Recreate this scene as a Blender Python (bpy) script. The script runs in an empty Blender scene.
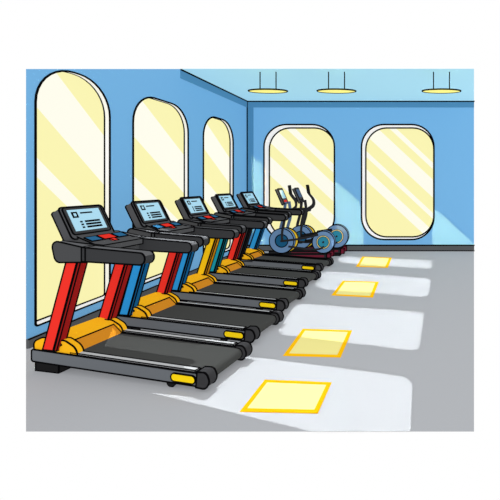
import bpy, bmesh, math
from mathutils import Vector, Matrix

S = bpy.context.scene
COL = S.collection
PI = math.pi

# ------------------------------------------------------------------ camera
H = 1.67            # eye height
F = 360.0           # focal length in pixels of the 500 px frame
CX, CY = 410.0, 179.0
cam = bpy.data.cameras.new('camera')
cam.sensor_width = 36.0
cam.lens = F / 500.0 * 36.0
cam.shift_x = (250 - CX) / 500.0
cam.shift_y = (CY - 250) / 500.0
cam.clip_start = 0.05
co = bpy.data.objects.new('camera', cam)
co.location = (0, 0, H)
co.rotation_euler = (PI / 2, 0, 0)
COL.objects.link(co)
S.camera = co
S.view_settings.view_transform = 'Standard'
S.view_settings.look = 'None'
S.view_settings.exposure = 0
S.view_settings.gamma = 1


def flo(px, py):
    """measured photo point -> point on the floor (metres)"""
    d = F * H / (py - CY)
    return Vector(((px - CX) * d / F, d))


# ------------------------------------------------------------------ materials
def lin(c):
    c = c / 255.0
    return c / 12.92 if c <= 0.04045 else ((c + 0.055) / 1.055) ** 2.4


MATS = {}
DIFF, EMIS = 0.52, 0.56  # part of each colour glows by itself, flattening the shade


def mat(name, rgb, d=DIFF, e=EMIS):
    if name in MATS:
        return MATS[name]
    m = bpy.data.materials.new(name)
    m.use_nodes = True
    nt = m.node_tree
    b = nt.nodes['Principled BSDF']
    c = [lin(v) for v in rgb]
    b.inputs['Base Color'].default_value = (c[0] * d, c[1] * d, c[2] * d, 1)
    b.inputs['Roughness'].default_value = 0.9
    b.inputs['Specular IOR Level'].default_value = 0.0
    b.inputs['Emission Color'].default_value = (c[0], c[1], c[2], 1)
    b.inputs['Emission Strength'].default_value = e
    m.diffuse_color = (c[0], c[1], c[2], 1)
    MATS[name] = m
    return m


INK = mat('ink_line', (12, 12, 14), 0.5, 0.3)


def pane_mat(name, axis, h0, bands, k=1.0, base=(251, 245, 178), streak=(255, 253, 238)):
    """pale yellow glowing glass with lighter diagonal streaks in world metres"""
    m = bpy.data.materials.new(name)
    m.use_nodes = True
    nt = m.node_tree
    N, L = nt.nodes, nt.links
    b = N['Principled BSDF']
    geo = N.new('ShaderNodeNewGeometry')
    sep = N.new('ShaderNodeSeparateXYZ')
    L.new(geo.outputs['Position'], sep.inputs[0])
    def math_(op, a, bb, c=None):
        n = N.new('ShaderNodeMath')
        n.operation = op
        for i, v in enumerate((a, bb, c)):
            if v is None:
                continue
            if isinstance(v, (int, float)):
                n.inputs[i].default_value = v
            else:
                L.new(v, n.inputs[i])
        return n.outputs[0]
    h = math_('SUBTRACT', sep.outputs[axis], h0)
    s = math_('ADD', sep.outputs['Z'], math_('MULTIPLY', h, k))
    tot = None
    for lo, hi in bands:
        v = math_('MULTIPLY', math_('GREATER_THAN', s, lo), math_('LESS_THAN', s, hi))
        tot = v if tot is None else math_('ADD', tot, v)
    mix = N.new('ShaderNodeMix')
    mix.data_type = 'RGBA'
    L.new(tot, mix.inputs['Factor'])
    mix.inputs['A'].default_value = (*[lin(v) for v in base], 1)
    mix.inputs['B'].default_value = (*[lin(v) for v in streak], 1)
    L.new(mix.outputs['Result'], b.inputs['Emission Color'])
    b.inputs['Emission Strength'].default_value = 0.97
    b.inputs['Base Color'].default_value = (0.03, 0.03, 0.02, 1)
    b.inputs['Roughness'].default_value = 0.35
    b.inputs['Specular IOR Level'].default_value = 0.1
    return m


# ------------------------------------------------------------------ mesh helpers
def tube_between(bm, a, b, r, mi=1, n=5, r2=None):
    a, b = Vector(a), Vector(b)
    d = b - a
    if d.length < 1e-6:
        return
    d.normalize()
    up = Vector((0, 0, 1)) if abs(d.z) < 0.9 else Vector((1, 0, 0))
    u = d.cross(up).normalized()
    v = d.cross(u)
    r2 = r if r2 is None else r2
    a2, b2 = a - d * r * 0.5, b + d * r2 * 0.5
    ra, rb = [], []
    for i in range(n):
        t = 2 * PI * i / n
        o = u * math.cos(t) + v * math.sin(t)
        ra.append(bm.verts.new(a2 + o * r))
        rb.append(bm.verts.new(b2 + o * r2))
    fs = [bm.faces.new(ra[::-1]), bm.faces.new(rb)]
    for i in range(n):
        j = (i + 1) % n
        fs.append(bm.faces.new((ra[i], ra[j], rb[j], rb[i])))
    for f in fs:
        f.material_index = mi


def ink_edges(bm, r, deg=32, keep=None):
    bm.normal_update()
    segs = []
    lim = math.radians(deg)
    for e in bm.edges:
        if len(e.link_faces) == 2:
            if e.calc_face_angle(0) < lim:
                continue
        elif len(e.link_faces) != 1:
            continue
        a, b = e.verts[0].co.copy(), e.verts[1].co.copy()
        if keep and not keep(a, b):
            continue
        segs.append((a, b))
    for a, b in segs:
        tube_between(bm, a, b, r)


def build(name, bm, material, parent=None, line=0.0, deg=32, keep=None, smooth=False, top=None):
    bmesh.ops.recalc_face_normals(bm, faces=bm.faces[:])
    if smooth:
        for f in bm.faces:
            f.smooth = True
    if line > 0:
        ink_edges(bm, line, deg, keep)
    me = bpy.data.meshes.new(name)
    bm.to_mesh(me)
    bm.free()
    mats = material if isinstance(material, (list, tuple)) else [material]
    mats = list(mats)
    if len(mats) == 1:
        mats.append(INK)
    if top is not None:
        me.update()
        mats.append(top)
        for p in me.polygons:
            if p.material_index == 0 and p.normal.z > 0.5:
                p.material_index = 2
    for m in mats:
        me.materials.append(m)
    o = bpy.data.objects.new(name, me)
    COL.objects.link(o)
    if parent is not None:
        o.parent = parent
    return o


def prism_xz(bm, prof, y0, y1, mi=0, f=None):
    """profile of (x, z) points extruded from y0 to y1"""
    a = [bm.verts.new((p[0], y0, p[1])) for p in prof]
    b = [bm.verts.new((p[0], y1, p[1])) for p in prof]
    if f:
        for v in a + b:
            v.co = f(v.co)
    n = len(prof)
    fs = [bm.faces.new(a), bm.faces.new(b[::-1])]
    for i in range(n):
        j = (i + 1) % n
        fs.append(bm.faces.new((a[j], a[i], b[i], b[j])))
    for x in fs:
        x.material_index = mi
    return fs


def prism_xy(bm, prof, z0, z1, mi=0):
    a = [bm.verts.new((p[0], p[1], z0)) for p in prof]
    b = [bm.verts.new((p[0], p[1], z1)) for p in prof]
    n = len(prof)
    fs = [bm.faces.new(a), bm.faces.new(b[::-1])]
    for i in range(n):
        j = (i + 1) % n
        fs.append(bm.faces.new((a[j], a[i], b[i], b[j])))
    for x in fs:
        x.material_index = mi


def box(bm, x0, x1, y0, y1, z0, z1, mi=0):
    prism_xz(bm, [(x0, z0), (x1, z0), (x1, z1), (x0, z1)], y0, y1, mi)


def rounded(pts_r, n=6):
    """polygon [(x, z, radius)] -> list of points with rounded corners"""
    out = []
    m = len(pts_r)
    for i in range(m):
        x, z, r = pts_r[i]
        p = Vector((x, z))
        if r <= 0:
            out.append((x, z))
            continue
        a = Vector(pts_r[i - 1][:2]) - p
        b = Vector(pts_r[(i + 1) % m][:2]) - p
        la, lb = a.length, b.length
        a.normalize()
        b.normalize()
        ang = a.angle(b)
        t = min(r / math.tan(ang / 2), la * 0.499, lb * 0.499)
        rr = t * math.tan(ang / 2)
        c = p + (a + b).normalized() * (rr / math.sin(ang / 2))
        s = p + a * t - c
        e = p + b * t - c
        th = s.angle_signed(e)
        for k in range(n + 1):
            q = s.copy()
            w = -th * k / n
            q = Vector((s.x * math.cos(w) - s.y * math.sin(w), s.x * math.sin(w) + s.y * math.cos(w)))
            out.append((c.x + q.x, c.y + q.y))
    return out


def round_rect(x0, x1, z0, z1, r, n=7, rb=None):
    rb = r if rb is None else rb
    return rounded([(x0, z0, rb), (x1, z0, rb), (x1, z1, r), (x0, z1, r)], n)


def path_tube(bm, pts, r, n=8, mi=0, sub=4):
    """smooth tube through points (Catmull-Rom)"""
    P = [Vector(p) for p in pts]
    Q = []
    for i in range(len(P) - 1):
        p0 = P[max(i - 1, 0)]; p1 = P[i]; p2 = P[i + 1]; p3 = P[min(i + 2, len(P) - 1)]
        for k in range(sub):
            t = k / sub
            Q.append(0.5 * ((2 * p1) + (-p0 + p2) * t + (2 * p0 - 5 * p1 + 4 * p2 - p3) * t * t
                            + (-p0 + 3 * p1 - 3 * p2 + p3) * t ** 3))
    Q.append(P[-1])
    rings = []
    ref = Vector((0, 1, 0))
    for i, q in enumerate(Q):
        d = (Q[min(i + 1, len(Q) - 1)] - Q[max(i - 1, 0)]).normalized()
        u = d.cross(ref)
        if u.length < 0.05:
            u = d.cross(Vector((1, 0, 0)))
        u.normalize()
        v = d.cross(u)
        rings.append([bm.verts.new(q + (u * math.cos(2 * PI * k / n) + v * math.sin(2 * PI * k / n)) * r) for k in range(n)])
    for a, b in zip(rings, rings[1:]):
        for k in range(n):
            j = (k + 1) % n
            f = bm.faces.new((a[k], a[j], b[j], b[k]))
            f.material_index = mi
            f.smooth = True
    for c in (rings[0][::-1], rings[-1]):
        f = bm.faces.new(c)
        f.material_index = mi


def loop_tube(bm, pts, r, n=8, mi=1):
    P = [Vector(p) for p in pts]
    m = len(P)
    nor = Vector((0, 0, 0))
    for i in range(m):
        nor += P[i].cross(P[(i + 1) % m])
    nor.normalize()
    rings = []
    for i in range(m):
        d = (P[(i + 1) % m] - P[i - 1]).normalized()
        u = d.cross(nor).normalized()
        rings.append([bm.verts.new(P[i] + (u * math.cos(2 * PI * k / n) + nor * math.sin(2 * PI * k / n)) * r) for k in range(n)])
    for i in range(m):
        a, b = rings[i], rings[(i + 1) % m]
        for k in range(n):
            j = (k + 1) % n
            f = bm.faces.new((a[k], a[j], b[j], b[k]))
            f.material_index = mi
            f.smooth = True


def disc_prof(cx, cz, r, n=36, rz=None):
    rz = r if rz is None else rz
    return [(cx + r * math.cos(2 * PI * k / n), cz + rz * math.sin(2 * PI * k / n)) for k in range(n)]


def ring_y(bm, cx, cz, ro, ri, y0, y1, n=40, mi=0):
    A = []
    for (r, y) in ((ro, y0), (ro, y1), (ri, y1), (ri, y0)):
        A.append([bm.verts.new((cx + r * math.cos(2 * PI * k / n), y, cz + r * math.sin(2 * PI * k / n))) for k in range(n)])
    for q in range(4):
        a, b = A[q], A[(q + 1) % 4]
        for k in range(n):
            j = (k + 1) % n
            f = bm.faces.new((a[k], a[j], b[j], b[k]))
            f.material_index = mi


def empty(name, loc, rz=0.0, label=None, cat=None, group=None):
    o = bpy.data.objects.new(name, None)
    o.empty_display_size = 0.2
    o.location = loc
    o.rotation_euler = (0, 0, rz)
    COL.objects.link(o)
    if label:
        o['label'] = label
        o['category'] = cat
    if group:
        o['group'] = group
    return o


def struct(o, label, cat):
    o['kind'] = 'structure'
    o['label'] = label
    o['category'] = cat
    return o


# ------------------------------------------------------------------ the room
XW = -3.78          # left wall plane
ZB = 8.35           # back wall plane (depth)
HC = 3.48           # ceiling height
LFT, RGT, TOP, BOT = 26.0, 474.0, 69.0, 431.0
YF = F * H / (BOT - CY)                     # near edge of the floor that is seen
YL = -XW * F / (CX - LFT)                   # near end of the left wall
XRB = (RGT - CX) / F * ZB                   # right end of the back wall
YC = (HC - H) * F / (CY - TOP)              # near edge of the ceiling
HL = H + (CY - TOP) / F * YL                # wall height at its near end
PX = F / ZB                                 # px per metre on the back wall

m_wall_l = mat('blue_wall_paint', (116, 177, 224), .45, .62)
m_wall_b = mat('blue_back_wall_paint', (118, 179, 226), .45, .64)
m_ceil = mat('pale_blue_ceiling', (171, 222, 243), .4, .72)
m_floor = mat('grey_floor', (176, 178, 182), .66, .42)
m_shade_band = mat('deep_blue_shade', (80, 139, 181))
m_base = mat('charcoal_baseboard', (88, 90, 92))
m_white = mat('white_frame', (252, 252, 252))

bm = bmesh.new()
xl = XW
prism_xy(bm, [((LFT - CX) / F * YF, YF), ((RGT - CX) / F * YF, YF), (XRB, ZB), (XW, ZB), (XW, YL)], -0.004, 0.0)
struct(build('floor', bm, m_floor), 'smooth grey gym floor', 'floor')


def sheet_with_holes(bm, outer, holes, to3, off, miter=0.0):
    """planar sheet (front + back + rim) with holes"""
    loops = []
    for off_ in (0.0, 1.0):
        edges = []
        ls = []
        for lp in [outer] + holes:
            vs = [bm.verts.new(to3(p[0] + (miter * off_ if lp is outer and p[0] == outer[0][0] else 0), p[1]) + off * off_) for p in lp]
            ls.append(vs)
            for i in range(len(vs)):
                edges.append(bm.edges.new((vs[i], vs[(i + 1) % len(vs)])))
        bmesh.ops.triangle_fill(bm, use_beauty=True, use_dissolve=False, edges=edges)
        loops.append(ls)
    for a, b in zip(*loops):
        for i in range(len(a)):
            j = (i + 1) % len(a)
            bm.faces.new((a[i], a[j], b[j], b[i]))


# openings: left wall in (depth, height); back wall in (x, height)
LW = [(3.629, 4.530), (4.907, 6.130), (6.574, 7.688)]
LZ = (0.18, 2.87)
left_holes = [round_rect(a, b, LZ[0], LZ[1], 0.42, 9, rb_) for (a, b), rb_ in zip(LW, (0.03, 0.07, 0.12))]
BWN = [(-3.387, -1.751), (-1.125, 0.557)]
BZ = (0.264, 2.936)
back_holes = [round_rect(a, b, BZ[0], BZ[1], 0.52, 10) for a, b in BWN]

bm = bmesh.new()
sheet_with_holes(bm, [(YL, 0), (ZB, 0), (ZB, HC), (YC, HC), (YL, HL)], left_holes,
                 lambda h, z: Vector((XW, h, z)), Vector((-0.088, 0, 0)), 0.10)
lw = struct(build('wall_left', bm, m_wall_l), 'blue side wall with three tall arched windows', 'wall')
bm = bmesh.new()
sheet_with_holes(bm, [(XW - 0.1, 0), (XRB, 0), (XRB, HC), (XW - 0.1, HC)], back_holes,
                 lambda h, z: Vector((h, ZB, z)), Vector((0, 0.11, 0)))
bw = struct(build('wall_back', bm, m_wall_b), 'blue end wall with two tall rounded windows', 'wall')

bm = bmesh.new()
prism_xy(bm, [(XW, YC), ((RGT - CX) / F * YC, YC), (XRB, ZB), (XW, ZB)], HC, HC + 0.004)
struct(build('ceiling', bm, m_ceil), 'pale blue flat ceiling', 'ceiling')

LR = 0.017          # ink bead at the far wall
def beam(name, a, b, mlist, label, cat, r=LR):
    pass

# ceiling / corner beads
bm = bmesh.new()
tube_between(bm, (XW + .01, ZB - .01, HC - .01), (XRB, ZB - .01, HC - .01), 0.019, 0)
struct(build('trim_1', bm, INK), 'black line where end wall meets ceiling', 'trim')
bm = bmesh.new()
tube_between(bm, (XW + .01, ZB - .01, HC - .01), (XW + .01, YC + .01, HC - .01), 0.017, 0)
struct(build('trim_2', bm, INK), 'black line where side wall meets ceiling', 'trim')
bm = bmesh.new()
tube_between(bm, (XW + .01, ZB - .01, 0.11), (XW + .01, ZB - .01, HC - .02), 0.019, 0)
struct(build('trim_3', bm, INK), 'black line in the corner of the two walls', 'trim')
# shade under the ceiling and beside the corner, built as darker blue bands
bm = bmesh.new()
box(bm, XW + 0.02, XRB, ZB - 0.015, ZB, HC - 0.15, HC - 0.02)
struct(build('shade_band_1', bm, m_shade_band), 'darker blue band of painted shade under the ceiling of the end wall', 'trim')
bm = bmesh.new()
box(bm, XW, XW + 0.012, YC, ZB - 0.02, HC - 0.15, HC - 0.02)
struct(build('shade_band_2', bm, m_shade_band), 'darker blue band of painted shade under the ceiling of the side wall', 'trim')
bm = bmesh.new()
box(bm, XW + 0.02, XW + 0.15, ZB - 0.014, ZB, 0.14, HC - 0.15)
struct(build('shade_band_3', bm, m_shade_band), 'darker blue upright band of painted shade beside the room corner', 'trim')
# baseboards
bm = bmesh.new()
box(bm, XW + 0.03, XRB, ZB - 0.03, ZB, 0, 0.14)
tube_between(bm, (XW + .02, ZB - .03, .14), (XRB, ZB - .03, .14), 0.016)
tube_between(bm, (XW + .02, ZB - .03, .01), (XRB, ZB - .03, .01), 0.012)
struct(build('baseboard_back', bm, m_base), 'charcoal skirting along the end wall', 'baseboard')
bm = bmesh.new()
prism_xy(bm, [(XW, YL), (XW + 0.03, YL), (XW + 0.03, ZB - 0.03), (XW, ZB - 0.03)], 0, 0.09)
tube_between(bm, (XW + .03, YL, .09), (XW + .03, ZB - .03, .09), 0.008)
struct(build('baseboard_left', bm, m_base), 'charcoal skirting along the side wall', 'baseboard')


def window(idx, wall, rng, zr, hole, bands, label, inset, k=1.0):
    """white reveal + pane; wall 'L' or 'B'"""
    a, b = rng
    r_ = 0.0105 if idx == 1 else (0.013 if idx == 2 else (0.016 if idx == 3 else 0.019))
    depth = 0.062 if wall == 'L' else 0.09
    n = len(hole)
    ca = sum(p[0] for p in hole) / n
    cb = sum(p[1] for p in hole) / n
    il, ir, it, ib = inset
    # pane outline = hole outline pulled in
    def pull(p):
        u = (p[0] - a) / (b - a)
        v = (p[1] - zr[0]) / (zr[1] - zr[0])
        return (a + il + u * (b - a - il - ir), zr[0] + ib + v * (zr[1] - zr[0] - it - ib))
    def ins(p, e=0.002):
        return (p[0] + (ca - p[0]) * e, p[1] + (cb - p[1]) * e)
    to3 = (lambda h, z, d: Vector((XW - d, h, z))) if wall == 'L' else (lambda h, z, d: Vector((h, ZB + d, z)))
    bmf = bmesh.new()
    f0 = [bmf.verts.new(to3(*ins(p), -0.004)) for p in hole]
    f1 = [bmf.verts.new(to3(*ins(p), depth)) for p in hole]
    f2 = [bmf.verts.new(to3(*pull(p), depth)) for p in hole]
    f3 = [bmf.verts.new(to3(*pull(p), depth + 0.02)) for p in hole]
    for A, B in ((f0, f1), (f1, f2), (f2, f3)):
        for i in range(n):
            j = (i + 1) % n
            bmf.faces.new((A[i], A[j], B[j], B[i]))
    loop_tube(bmf, [v.co for v in f0], r_)
    loop_tube(bmf, [v.co for v in f2], r_ * 0.9)
    fr = build('window_%d' % idx, bmf, m_white)
    struct(fr, label, 'window')
    bmp = bmesh.new()
    A = [bmp.verts.new(to3(*pull(p), depth + 0.012)) for p in hole]
    B = [bmp.verts.new(to3(*pull(p), depth + 0.018)) for p in hole]
    bmp.faces.new(A)
    bmp.faces.new(B[::-1])
    for i in range(n):
        j = (i + 1) % n
        bmp.faces.new((A[i], A[j], B[j], B[i]))
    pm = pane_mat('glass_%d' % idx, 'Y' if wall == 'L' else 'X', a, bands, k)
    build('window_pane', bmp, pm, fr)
    return fr


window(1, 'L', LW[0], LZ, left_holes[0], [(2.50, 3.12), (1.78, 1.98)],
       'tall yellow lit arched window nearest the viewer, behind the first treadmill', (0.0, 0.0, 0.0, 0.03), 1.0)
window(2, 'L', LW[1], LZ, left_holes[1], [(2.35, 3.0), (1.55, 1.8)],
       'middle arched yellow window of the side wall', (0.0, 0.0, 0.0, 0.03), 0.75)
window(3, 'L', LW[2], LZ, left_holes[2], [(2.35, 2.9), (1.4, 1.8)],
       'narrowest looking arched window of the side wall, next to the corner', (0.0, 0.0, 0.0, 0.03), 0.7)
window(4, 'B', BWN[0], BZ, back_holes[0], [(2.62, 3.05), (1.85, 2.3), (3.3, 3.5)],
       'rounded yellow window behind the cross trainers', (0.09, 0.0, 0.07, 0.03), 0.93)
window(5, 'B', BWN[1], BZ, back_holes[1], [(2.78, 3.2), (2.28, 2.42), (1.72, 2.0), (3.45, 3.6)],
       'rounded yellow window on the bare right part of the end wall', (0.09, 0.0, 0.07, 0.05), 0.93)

# ------------------------------------------------------------------ pendant lamps
m_lamp = mat('lamp_yellow', (255, 243, 140), 0.3, 0.9)
for i, (px, lab) in enumerate(((268, 'flat oval yellow ceiling lamp on two rods nearest the side wall'),
                               (336.5, 'flat oval yellow ceiling lamp on two rods between the two others'),
                               (441.5, 'flat oval yellow ceiling lamp on two rods farthest right'))):
    Y = YC + 0.16
    X = (px - CX) / F * Y
    z = H + (CY - 91) / F * Y
    t = empty('pendant_lamp', (X, Y, z), 0, lab, 'lamp', 'ceiling lamps')
    bm = bmesh.new()
    prism_xy(bm, disc_prof(0, 0, 0.325, 40, 0.13), -0.004, 0.004)
    loop_tube(bm, [(p[0], p[1], 0) for p in disc_prof(0, 0, 0.325, 40, 0.13)], 0.013)
    build('lamp_shade', bm, m_lamp, t)
    for s in (-1, 1):
        bm = bmesh.new()
        tube_between(bm, (s * 0.135, 0.0, 0.01), (s * 0.135, 0.0, HC - z - 0.004), 0.010, 0)
        build('rod', bm, INK, t)

# ------------------------------------------------------------------ floor squares: sun patches built as flat yellow plates
m_sq = mat('sun_patch_yellow', (236, 226, 146), .5, .6)
m_sqb = mat('sun_patch_border_gold', (248, 188, 16), .25, .8)
SQ = [([(266, 381.5), (329, 384), (316, 412), (243.5, 410.5)], 'largest yellow sun patch plate with golden border, nearest the viewer'),
      ([(304, 330), (350, 331.5), (339, 356.5), (286, 355)], 'second yellow sun patch plate from the viewer, half in light'),
      ([(344, 281.5), (377, 282.5), (371.5, 297), (333.5, 295)], 'third yellow sun patch plate from the viewer'),
      ([(363.5, 257), (390.5, 258), (386.5, 267.5), (357.5, 266.5)], 'smallest yellow sun patch plate, nearest the end wall')]
for pts, lab in SQ:
    q = [flo(*p) for p in pts]
    c = sum(q, Vector((0, 0))) / 4
    t = empty('sun_patch_plate', (c.x, c.y, 0), 0, lab, 'floor marking', 'yellow sun patch plates on the floor')  # the markings stand for sun patches
    w = 0.0105 * c.y ** 0.5
    def shrink(q, c, w):
        out = []
        n = len(q)
        for i in range(n):
            p, a, b = q[i], q[i - 1], q[(i + 1) % n]
            da, db = (a - p).normalized(), (b - p).normalized()
            sn = abs(da.x * db.y - da.y * db.x)
            out.append(p + (da + db) * (w / sn))
        return out
    o_ = shrink(q, c, -w)
    i_ = shrink(q, c, w)
    bm = bmesh.new()
    prism_xy(bm, [tuple(p - c) for p in i_], 0.0, 0.003)
    build('sun_patch_fill', bm, m_sq, t)
    bm = bmesh.new()
    A = [[bm.verts.new((p.x - c.x, p.y - c.y, z)) for p in l] for l, z in ((i_, 0.0), (i_, 0.006), (o_, 0.006), (o_, 0.0))]
    for k in range(4):
        a, b = A[k], A[(k + 1) % 4]
        for i in range(4):
            j = (i + 1) % 4
            bm.faces.new((a[i], a[j], b[j], b[i]))
    build('sun_patch_border', bm, m_sqb, t)

# ------------------------------------------------------------------ treadmills
m_rail = mat('slate_rail', (105, 109, 114))
m_strip = mat('light_grey_strip', (182, 184, 186))
m_belt = mat('dark_belt', (68, 69, 68))
m_deck = mat('black_deck', (40, 40, 42))
m_cap = mat('charcoal_cap', (58, 58, 60))
m_body = mat('charcoal_body', (74, 75, 77))
m_top = mat('handle_top_sheen', (98, 99, 102))  # lighter tone paints the highlight on upward faces
m_hand = mat('dark_handle', (58, 59, 61))
m_hous = mat('screen_housing_grey', (80, 81, 84))
m_bez = mat('bezel_black', (60, 61, 63))
m_lcd = mat('pale_blue_display', (172, 218, 238))
m_key = mat('keypad_grey', (80, 81, 83))
m_blue_b = mat('blue_button', (44, 100, 140))
m_red_b = mat('red_button', (226, 50, 40))
m_hood = mat('golden_hood', (250, 184, 30))
m_hoodp = mat('ochre_hood_panel', (214, 140, 38))
m_stick = mat('yellow_sticker', (252, 214, 24))
m_foot = mat('rubber_black', (30, 30, 31))
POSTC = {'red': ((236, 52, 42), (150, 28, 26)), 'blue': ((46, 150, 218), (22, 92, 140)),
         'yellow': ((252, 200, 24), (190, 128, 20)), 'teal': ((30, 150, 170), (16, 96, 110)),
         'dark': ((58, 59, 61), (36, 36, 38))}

L = 1.726
HW = 0.262          # half width


def dz(x):
    return -0.052 * x / L


def treadmill(loc, rz, near_c, far_c, r, label, stick=True):
    t = empty('treadmill', loc, rz, label, 'treadmill', 'row of treadmills')
    sh = lambda c: Vector((c.x, c.y, c.z + dz(c.x)))
    # side rails, top strips, end caps
    for s in (-1, 1):
        ya, yb = (s * HW, s * (HW - 0.062))
        y0, y1 = min(ya, yb), max(ya, yb)
        bm = bmesh.new()
        prism_xz(bm, rounded([(0.0, 0.085, 0.02), (L - 0.08, 0.085, 0), (L - 0.08, 0.188, 0), (0.0, 0.188, 0.02)], 3), y0, y1, 0, sh)
        build('side_rail', bm, m_rail, t, r, 50)
        bm = bmesh.new()
        yc, yd = sorted((s * (HW - 0.012), s * (HW - 0.056)))
        prism_xz(bm, [(0.40, 0.188), (L - 0.11, 0.188), (L - 0.11, 0.200), (0.40, 0.200)], yc, yd, 0, sh)
        build('foot_strip', bm, m_strip, t, r * 0.7)
        bm = bmesh.new()
        ye, yf = sorted((s * (HW + 0.010), s * (HW - 0.075)))
        prof = rounded([(L - 0.085, 0.082, 0), (L + 0.005, 0.078, 0.05), (L + 0.038, 0.140, 0.05), (L + 0.01, 0.210, 0.045), (L - 0.075, 0.203, 0)], 6)
        prism_xz(bm, prof, ye, yf, 0, sh)
        build('end_cap', bm, m_cap, t, r, 40)
    # yellow pill on the near rail
    bm = bmesh.new()
    prism_xz(bm, rounded([(L - .315, .103, .03), (L - .095, .103, .03), (L - .095, .166, .03), (L - .315, .166, .03)], 6),
             -HW - 0.008, -HW + 0.002, 0, sh)
    build('rail_sticker', bm, m_stick, t, r * 0.8, 60)
    # deck and belt
    bm = bmesh.new()
    prism_xz(bm, [(0.03, 0.09), (L - 0.16, 0.09), (L - 0.16, 0.15), (0.03, 0.15)], -HW + 0.064, HW - 0.064, 0, sh)
    build('deck', bm, m_deck, t)
    bm = bmesh.new()
    prism_xz(bm, rounded([(0.30, 0.155, 0), (L - 0.015, 0.085, 0.05), (L + 0.0, 0.182, 0.05), (0.30, 0.182, 0)], 6),
             -HW + 0.076, HW - 0.076, 0, sh)
    build('running_belt', bm, m_belt, t, r * 0.8, 60)
    # motor hood
    hp = rounded([(0.015, 0.16, 0), (0.005, 0.25, 0.05), (0.11, 0.300, 0.12), (0.28, 0.272, 0.05), (0.31, 0.245, 0.0), (0.22, 0.20, 0.0), (0.18, 0.16, 0)], 6)
    bm = bmesh.new()
    prism_xz(bm, hp, -HW + 0.012, HW - 0.012)
    build('motor_hood', bm, m_hood, t, r, 40)
    for s in (-1, 1):
        bm = bmesh.new()
        e_ = 0.0 if s < 0 else 0.06
        cp = rounded([(0.19, 0.150, 0), (0.20, 0.280, 0.0), (0.34 - e_, 0.288, 0.10), (0.455 - e_, 0.235, 0.10), (0.485 - e_, 0.150, 0)], 7)
        y0, y1 = sorted((s * (HW - 0.010), s * (HW - 0.062)))
        prism_xz(bm, cp, y0, y1)
        build('hood_cheek', bm, m_hood, t, r, 50)
    bm = bmesh.new()
    prism_xz(bm, rounded([(0.20, 0.16, 0), (0.25, 0.250, 0.0), (0.31, 0.245, 0.03), (0.42, 0.16, 0)], 5), -HW + 0.064, HW - 0.064)
    build('hood_panel', bm, m_hoodp, t, r * 0.8, 50)
    # feet
    for s in (-1, 1):
        y0, y1 = sorted((s * (HW - 0.01), s * (HW - 0.10)))
        bm = bmesh.new()
        box(bm, 0.03, 0.28, y0, y1, 0.0, 0.084)
        build('foot', bm, m_foot, t, r)
        bm = bmesh.new()
        prism_xz(bm, disc_prof(L - 0.33, 0.040, 0.040, 20) , y0, y1)
        build('rear_foot', bm, m_foot, t, r * .6, 60)
    # uprights
    for s, cname in ((-1, near_c), (1, far_c)):
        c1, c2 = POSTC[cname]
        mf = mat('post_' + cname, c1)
        ms = mat('post_' + cname + '_side', c2)  # darker tone paints the shaded side of the post
        bm = bmesh.new()
        yo = s * (HW - 0.020)
        w = 0.05
        x0, x1 = (0.135, 0.385) if s < 0 else (0.085, 0.355)
        z0, z1 = 0.20, 0.97
        wx = 0.112
        y0, y1 = yo - 0.030, yo + 0.030
        prism_xz(bm, [(x0, z0), (x0 + wx, z0), (x1 + wx, z1), (x1, z1)], y0, y1)
        bm.normal_update()
        for f in bm.faces:
            if f.calc_center_median().x > (x0 + x1 + wx) / 2 + 0.04:
                pass
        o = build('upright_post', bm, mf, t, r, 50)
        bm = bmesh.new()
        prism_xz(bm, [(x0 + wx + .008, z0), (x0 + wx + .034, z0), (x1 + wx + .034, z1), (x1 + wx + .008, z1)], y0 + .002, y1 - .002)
        build('post_trim', bm, ms, o, r * 0.8, 50)  # darker strip painting the shaded side of the post
    # console body
    bm = bmesh.new()
    prism_xz(bm, rounded([(0.290, 0.960, 0.06), (0.60, 0.975, 0), (0.60, 1.094, 0), (0.240, 1.150, 0.05)], 6), -0.285, 0.285)
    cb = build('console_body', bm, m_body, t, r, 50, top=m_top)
    bm = bmesh.new()
    prism_xy(bm, rounded([(0.28, -0.25, 0.04), (0.66, -0.185, 0), (0.66, 0.185, 0), (0.28, 0.25, 0.04)], 4), 1.095, 1.146)
    for v in bm.verts:
        v.co.z -= 0.045 * (v.co.x - 0.22) / 0.44
    build('console_tray', bm, m_key, cb, r * 0.8, 50)
    for s in (-1, 1):
        y0, y1 = sorted((s * 0.285, s * 0.20))
        bm = bmesh.new()
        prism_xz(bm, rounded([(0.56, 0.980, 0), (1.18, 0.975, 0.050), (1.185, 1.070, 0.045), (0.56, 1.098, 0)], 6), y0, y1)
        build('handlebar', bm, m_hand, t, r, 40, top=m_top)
    # keypad slope
    bm = bmesh.new()
    prism_xz(bm, [(0.34, 1.08), (0.62, 1.07), (0.63, 1.085), (0.38, 1.165), (0.34, 1.165)], -0.185, 0.185)
    kp = build('keypad', bm, m_key, t, r * 0.9)
    d = Vector((0.25, 0, -0.08)).normalized()
    nrm = Vector((0.08, 0, 0.25)).normalized()
    def on_pad(name, m, u0, u1, y0, y1, h=0.008):
        bm = bmesh.new()
        p0 = Vector((0.38, 0, 1.165))
        a = p0 + d * u0
        b = p0 + d * u1
        prism_xz(bm, [(a.x, a.z), (b.x, b.z), ((b + nrm * h).x, (b + nrm * h).z), ((a + nrm * h).x, (a + nrm * h).z)], y0, y1)
        build(name, bm, m, kp, r * 0.6)
    on_pad('button', m_blue_b, 0.05, 0.14, -0.165, -0.07)
    on_pad('button', m_red_b, 0.045, 0.14, -0.055, 0.06)
    on_pad('button', m_blue_b, 0.05, 0.14, 0.075, 0.165)
    on_pad('safety_clip', m_red_b, 0.15, 0.205, -0.02, 0.02, 0.012)
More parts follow.
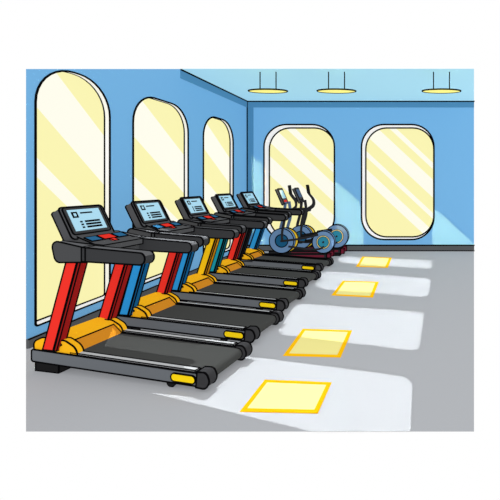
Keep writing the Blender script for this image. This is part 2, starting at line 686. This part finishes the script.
    # screen
    M = Matrix.Translation((0.39, -0.045, 1.152)) @ Matrix.Rotation(math.radians(-30), 4, 'Y')
    def scr(name, m, y0, y1, z0, z1, x0, x1, rr, parent, line, deg=50, rad=0.0):
        bm = bmesh.new()
        prof = round_rect(y0, y1, z0, z1, rad, 4) if rad else [(y0, z0), (y1, z0), (y1, z1), (y0, z1)]
        a = [bm.verts.new(M @ Vector((x0, p[0], p[1]))) for p in prof]
        b = [bm.verts.new(M @ Vector((x1, p[0], p[1]))) for p in prof]
        bm.faces.new(a)
        bm.faces.new(b[::-1])
        for i in range(len(prof)):
            j = (i + 1) % len(prof)
            bm.faces.new((a[i], a[j], b[j], b[i]))
        return build(name, bm, m, parent, line, deg)
    hs = scr('screen_housing', m_hous, -0.185, 0.185, -0.005, 0.310, -0.085, 0.0, 0, t, r, 50, 0.03)
    scr('screen_bezel', m_bez, -0.162, 0.162, 0.035, 0.300, 0.0, 0.006, 0, hs, r * .8, 50, 0.02)
    lcd = [(-0.17, 0.17, 0.065, 0.275)]
    bm = bmesh.new()
    def quad(y0, y1, z0, z1, x0, x1, mi):
        pr = [(y0, z0), (y1, z0), (y1, z1), (y0, z1)]
        a = [bm.verts.new(M @ Vector((x0, p[0], p[1]))) for p in pr]
        b = [bm.verts.new(M @ Vector((x1, p[0], p[1]))) for p in pr]
        fs = [bm.faces.new(a), bm.faces.new(b[::-1])]
        for i in range(4):
            j = (i + 1) % 4
            fs.append(bm.faces.new((a[i], a[j], b[j], b[i])))
        for f in fs:
            f.material_index = mi
    q = 0.79
    quad(-0.17 * q, 0.17 * q, 0.065, 0.275, 0.006, 0.010, 0)
    # marks: small framed icon, a heading bar, three bulleted lines
    quad(-0.142 * q, -0.080 * q, 0.193, 0.252, 0.010, 0.012, 1)
    quad(-0.124 * q, -0.098 * q, 0.208, 0.237, 0.012, 0.013, 0)
    quad(-0.05 * q, 0.08 * q, 0.230, 0.244, 0.010, 0.012, 1)
    for k in range(3):
        zz = 0.150 - k * 0.028
        quad(-0.09 * q, -0.065 * q, zz - 0.008, zz + 0.008, 0.010, 0.012, 1)
        quad(-0.04 * q, 0.125 * q, zz - 0.009, zz + 0.009, 0.010, 0.012, 1)
    build('display', bm, m_lcd, hs)
    # bracket behind the screen down to the body
    bm = bmesh.new()
    prism_xz(bm, [(0.30, 1.10), (0.40, 1.10), (0.37, 1.16), (0.31, 1.16)], -0.12, 0.06)
    build('screen_bracket', bm, m_hand, t)
    return t


TH = math.radians(10.4)
tails = [(204.5, 392.0), (250.5, 345.0), (283.5, 313.0), (304.5, 289.5), (320.5, 273.0)]
cols = [('red', 'red'), ('blue', 'red'), ('blue', 'yellow'), ('teal', 'red'), ('dark', 'blue')]
labs = ['treadmill nearest the viewer with two red uprights and golden hood',
        'second treadmill from the viewer, near upright blue and far upright red',
        'middle treadmill of the row, near upright blue and far upright yellow',
        'fourth treadmill from the viewer, near upright teal and far upright red',
        'farthest treadmill, its far upright blue, beside the cross trainers']
for (px, py), (c1, c2), lab in zip(tails, cols, labs):
    p = flo(px, py)
    org = p + Vector((-math.cos(TH), math.sin(TH))) * L + Vector((math.sin(TH), math.cos(TH))) * HW
    org.x -= {204.5: -0.015, 250.5: -0.02, 283.5: 0.03, 304.5: 0.06, 320.5: 0.12}.get(px, 0.0)
    tm = treadmill((org.x, org.y, 0), -TH, c1, c2, 0.0023 * (p.y + 0.3) * (3.1 / (p.y + 0.3)) ** 0.25, lab)
    tm.scale.x = {283.5: 1.015, 304.5: 1.03, 320.5: 1.065}.get(px, 1.0)

# ------------------------------------------------------------------ cross trainers
m_wheel = mat('steel_blue_wheel', (108, 143, 184))
m_hub1 = mat('deep_blue_hub', (30, 92, 132))
m_hub2 = mat('teal_hub', (50, 140, 168))
m_cream = mat('cream_ring', (244, 228, 150))
m_yel = mat('yellow_rim', (250, 208, 60))
m_bar = mat('black_bar', (42, 43, 46))
m_maroon = mat('maroon_cap', (112, 34, 52))
m_postb = mat('slate_blue_post', (84, 108, 140))


def cross_trainer(loc, label, wl, wr, r, con_col):
    t = empty('cross_trainer', loc, 0, label, 'cross trainer', 'cross trainers')
    xl_, zl_, rl_ = wl
    xr_, zr_, rr_ = wr
    # base beams
    for y in (-0.14, 0.14):
        bm = bmesh.new()
        box(bm, -0.42, 0.86, y - 0.04, y + 0.04, 0.055, 0.15)
        b = build('base_beam', bm, m_bar, t, r * .8)
        bm = bmesh.new()
        box(bm, 0.85, 0.93, y - 0.042, y + 0.042, 0.052, 0.154)
        build('beam_cap', bm, m_maroon, b, r * .8)
        bm = bmesh.new()
        box(bm, 0.05, 0.80, y - 0.046, y - 0.038, 0.09, 0.13)
        build('beam_stripe', bm, m_maroon, b)
    for x in (-0.34, 0.78):
        bm = bmesh.new()
        box(bm, x - 0.06, x + 0.06, -0.18, 0.18, 0.0, 0.055)
        build('floor_bar', bm, m_foot, t, r * .8)
    # wheels
    def wheel(name, x, z, R_, hubm, ringm, y0, y1):
        bm = bmesh.new()
        ring_y(bm, x, z, R_, R_ * 0.52, y0, y1)
        w = build(name, bm, m_wheel, t, r, 40)
        bm = bmesh.new()
        prism_xz(bm, disc_prof(x, z, R_ * 0.52, 32), y0 + 0.012, y1 - 0.012)
        build('wheel_hub', bm, hubm, w)
        if ringm:
            bm = bmesh.new()
            ring_y(bm, x, z, R_ * 0.60, R_ * 0.50, y0 - 0.012, y0 + 0.01, 32)
            build('hub_ring', bm, ringm, w, r * 0.5, 40)
        return w
    w1 = wheel('flywheel', xl_, zl_, rl_, m_hub1, None, -0.13, -0.02)
    bm = bmesh.new()
    ring_y(bm, xl_ + 0.05, zl_, rl_, rl_ * 0.7, -0.01, 0.03)
    build('wheel_rim', bm, m_yel, w1, r * 0.8, 40)
    wheel('crank_wheel', xr_, zr_, rr_, m_hub2, m_cream, -0.13, -0.02)
    # axle block tying the wheels to the base
    for x, z in ((xl_, zl_), (xr_, zr_)):
        bm = bmesh.new()
        prism_xz(bm, [(x - 0.08, 0.14), (x + 0.08, 0.14), (x + 0.03, z + .03), (x - 0.03, z + .03)], 0.035, 0.09)
        build('axle_bracket', bm, m_bar, t, r * .6)
        bm = bmesh.new()
        path_tube(bm, [(x, -0.16, z), (x, 0.09, z)], 0.02, 8)
        build('axle', bm, m_bar, t)
    # uprights
    for y, dx in ((-0.05, 0.0), (0.07, 0.10)):
        bm = bmesh.new()
        path_tube(bm, [(-0.14 + dx, y, 0.14), (-0.13 + dx, y, 0.6), (-0.06 + dx, y, 0.9), (-0.03 + dx * 0.5, y * 0.6, 1.20)], 0.032, 8)
        build('upright', bm, m_postb if con_col else m_bar, t)
    # console
    M = Matrix.Translation((-0.02, 0, 1.16)) @ Matrix.Rotation(math.radians(-24), 4, 'Y')
    def slab(name, m, y0, y1, z0, z1, x0, x1, parent, line):
        bm = bmesh.new()
        pr = round_rect(y0, y1, z0, z1, 0.02, 3)
        a = [bm.verts.new(M @ Vector((x0, p[0], p[1]))) for p in pr]
        b = [bm.verts.new(M @ Vector((x1, p[0], p[1]))) for p in pr]
        bm.faces.new(a)
        bm.faces.new(b[::-1])
        for i in range(len(pr)):
            j = (i + 1) % len(pr)
            bm.faces.new((a[i], a[j], b[j], b[i]))
        return build(name, bm, m, parent, line, 50)
    c = slab('console', m_hous, -0.13, 0.13, 0.0, 0.34, -0.05, 0.0, t, r)
    slab('display', m_lcd if con_col else m_postb, -0.085, 0.085, 0.12, 0.30, 0.0, 0.012, c, 0)
    slab('button', m_red_b if con_col else m_bar, -0.07, 0.07, 0.03, 0.08, 0.0, 0.012, c, 0)
    # moving arms and pedals
    for y, dx in (((-0.165, -0.05), (0.165, -0.15)) if con_col else ((-0.165, 0.0), (0.165, -0.11))):
        bm = bmesh.new()
        path_tube(bm, [(0.14 + dx, y, 1.52), (0.17 + dx, y, 1.36), (0.27 + dx, y, 1.22), (0.27 + dx, y, 1.09),
                       (0.16 + dx, y, 1.0), (0.06 + dx, y, 0.88), (0.0 + dx, y, 0.6), (0.0 + dx, y, 0.42)], 0.025, 8)
        a = build('swing_arm', bm, m_bar, t)
        bm = bmesh.new()
        path_tube(bm, [(0.14 + dx, y, 1.54), (0.168 + dx, y, 1.36)], 0.030, 8)
        build('hand_grip', bm, m_foot, a)
        bm = bmesh.new()
        s = -1 if y < 0 else 1
        z1, z2 = (0.43, 0.52) if s < 0 else (0.30, 0.36)
        path_tube(bm, [(xl_, y, zl_), (xl_ + 0.4, y, z1 + .03), (xr_ - 0.1, y, z2 + .02)], 0.022, 8)
        p_ = build('pedal_arm', bm, m_bar, t)
        bm = bmesh.new()
        prism_xz(bm, [(0.34, z2 - 0.02), (0.66, z2 + 0.03), (0.66, z2 + .07), (0.34, z2 + .02)], y - 0.05 * (s > 0), y + 0.05 * (s < 0) + 0.0)
        build('pedal', bm, m_foot, p_, r * .5)
    bm = bmesh.new()
    path_tube(bm, [(xl_ + 0.15, -0.155, 0.30), (xr_ - 0.15, -0.155, 0.24), (xr_ + 0.02, -0.155, 0.20 + .1)], 0.02, 8)
    build('crank_link', bm, m_bar, t)
    bm = bmesh.new()
    path_tube(bm, [(-0.30, 0.02, 0.99), (0.0, 0.02, 1.0), (0.16, -0.05, 0.99)], 0.035, 8)
    build('fixed_handlebar', bm, m_bar, t)
    return t


cross_trainer((-2.54, 7.46, 0), 'front cross trainer with pale blue display, beside the farthest treadmill',
              (-0.075, 0.41, 0.25), (0.775, 0.385, 0.225), 0.011, True)
cross_trainer((-2.36, 7.98, 0), 'rear cross trainer closest to the end wall, its console dark blue',
              (-0.03, 0.40, 0.25), (0.76, 0.42, 0.25), 0.011, False)

# ------------------------------------------------------------------ light
w = bpy.data.worlds.new('world')
S.world = w
w.use_nodes = True
w.node_tree.nodes['Background'].inputs[0].default_value = (1, 1, 1, 1)
w.node_tree.nodes['Background'].inputs[1].default_value = 1.0


class NT:
    def __init__(s, nt):
        s.nt = nt
    def n(s, t):
        return s.nt.nodes.new(t)
    def m(s, op, *a):
        n = s.nt.nodes.new('ShaderNodeMath')
        n.operation = op
        for i, v in enumerate(a):
            if isinstance(v, (int, float)):
                n.inputs[i].default_value = v
            else:
                s.nt.links.new(v, n.inputs[i])
        return n.outputs[0]


def projector(name, loc, color, power):
    l = bpy.data.lights.new(name, 'POINT')
    l.shadow_soft_size = 0.0
    l.energy = power
    l.color = color
    l.use_nodes = True
    o = bpy.data.objects.new(name, l)
    o.location = loc
    COL.objects.link(o)
    nt = l.node_tree
    em = nt.nodes.get('Emission') or nt.nodes.new('ShaderNodeEmission')
    return l, nt, em


# added unseen lamp, masked to throw daylight patches on the floor
LP = Vector((-2.6, 4.6, 3.3))
l, nt, em = projector('floor_patch_light', LP, (0.97, 1.0, 1.0), 1.0)
K = NT(nt)
tc = K.n('ShaderNodeTexCoord')
sp = K.n('ShaderNodeSeparateXYZ')
nt.links.new(tc.outputs['Normal'], sp.inputs[0])
dx, dy, dzz = sp.outputs
down = K.m('MAXIMUM', K.m('MULTIPLY', dzz, -1.0), 0.001)
t_ = K.m('DIVIDE', LP.z, down)                  # distance to the floor
fx = K.m('ADD', LP.x, K.m('MULTIPLY', dx, t_))
fy = K.m('ADD', LP.y, K.m('MULTIPLY', dy, t_))
patches = [((120, 340), (413, 377.5), (409, 455), (76, 374.5), 0.13),
           ((296, 303.5), (424, 312), (419, 351), (276, 334), 0.12),
           ((320, 271), (431, 278.5), (428, 297), (315, 288.5), 0.14),
           ((341, 256.3), (432, 260.5), (431, 269), (338, 262.5), 0.12)]
tot = None
for (tl, tr, br, bl, rad) in patches:
    Q = [flo(*p) for p in (tl, tr, br, bl)]
    c = sum(Q, Vector((0, 0))) / 4
    ds = []
    for i in range(4):
        p, q = Q[i], Q[(i + 1) % 4]
        e = (q - p).normalized()
        nn = Vector((e.y, -e.x))
        if (c - p).dot(nn) > 0:
            nn = -nn
        ds.append(K.m('ADD', K.m('ADD', K.m('MULTIPLY', fx, nn.x), K.m('MULTIPLY', fy, nn.y)), rad - p.dot(nn)))
    qb = K.m('MAXIMUM', K.m('MAXIMUM', ds[0], ds[2]), 0.0)
    qa = K.m('MAXIMUM', K.m('MAXIMUM', ds[1], ds[3]), 0.0)
    dist = K.m('SQRT', K.m('ADD', K.m('MULTIPLY', qa, qa), K.m('MULTIPLY', qb, qb)))
    v = K.m('LESS_THAN', dist, rad)
    tot = v if tot is None else K.m('MAXIMUM', tot, v)
below = K.m('LESS_THAN', dzz, -0.02)
tot = K.m('MULTIPLY', tot, below)
# even out distance and grazing angle on the floor: E ~ cos / t^2
comp = K.m('DIVIDE', K.m('MULTIPLY', t_, t_), down)
comp = K.m('MINIMUM', comp, 2500.0)
PATCH = 55.0
nt.links.new(K.m('MULTIPLY', K.m('MULTIPLY', tot, comp), PATCH), em.inputs['Strength'])

# added unseen warm lamp, masked to throw slanting light on the end wall
LB = Vector((-0.2, 4.2, 3.35))
l2, nt2, em2 = projector('wall_patch_light', LB, (1.0, 0.60, 0.22), 1.0)
K = NT(nt2)
tc = K.n('ShaderNodeTexCoord')
sp = K.n('ShaderNodeSeparateXYZ')
nt2.links.new(tc.outputs['Normal'], sp.inputs[0])
dx, dy, dzz = sp.outputs
fwd = K.m('MAXIMUM', dy, 0.001)
t_ = K.m('DIVIDE', ZB - LB.y, fwd)
wx = K.m('ADD', LB.x, K.m('MULTIPLY', dx, t_))
wz = K.m('ADD', LB.z, K.m('MULTIPLY', dzz, t_))
def wm(px, py):
    return (px - CX) / PX, H + (CY - py) / PX
tot = None
for (x0, x1, (lx, ly), slope) in ((251, 266, (252, 156), .85), (333.5, 363, (334.5, 180), .88), (432, 480, (434, 208), .91)):
    X0 = wm(x0, 0)[0]
    X1 = wm(x1, 0)[0]
    lx_, lz_ = wm(lx, ly)
    v = K.m('MULTIPLY', K.m('GREATER_THAN', wx, X0), K.m('LESS_THAN', wx, X1))
    line_ = K.m('SUBTRACT', lz_, K.m('MULTIPLY', K.m('SUBTRACT', wx, lx_), slope))
    v = K.m('MULTIPLY', v, K.m('LESS_THAN', wz, line_))
    tot = v if tot is None else K.m('ADD', tot, v)
tot = K.m('MULTIPLY', tot, K.m('GREATER_THAN', wz, 0.15))
tot = K.m('MULTIPLY', tot, K.m('GREATER_THAN', dy, 0.05))
comp = K.m('MINIMUM', K.m('DIVIDE', K.m('MULTIPLY', t_, t_), fwd), 900.0)
WALLP = 105.0
nt2.links.new(K.m('MULTIPLY', K.m('MULTIPLY', tot, comp), WALLP), em2.inputs['Strength'])
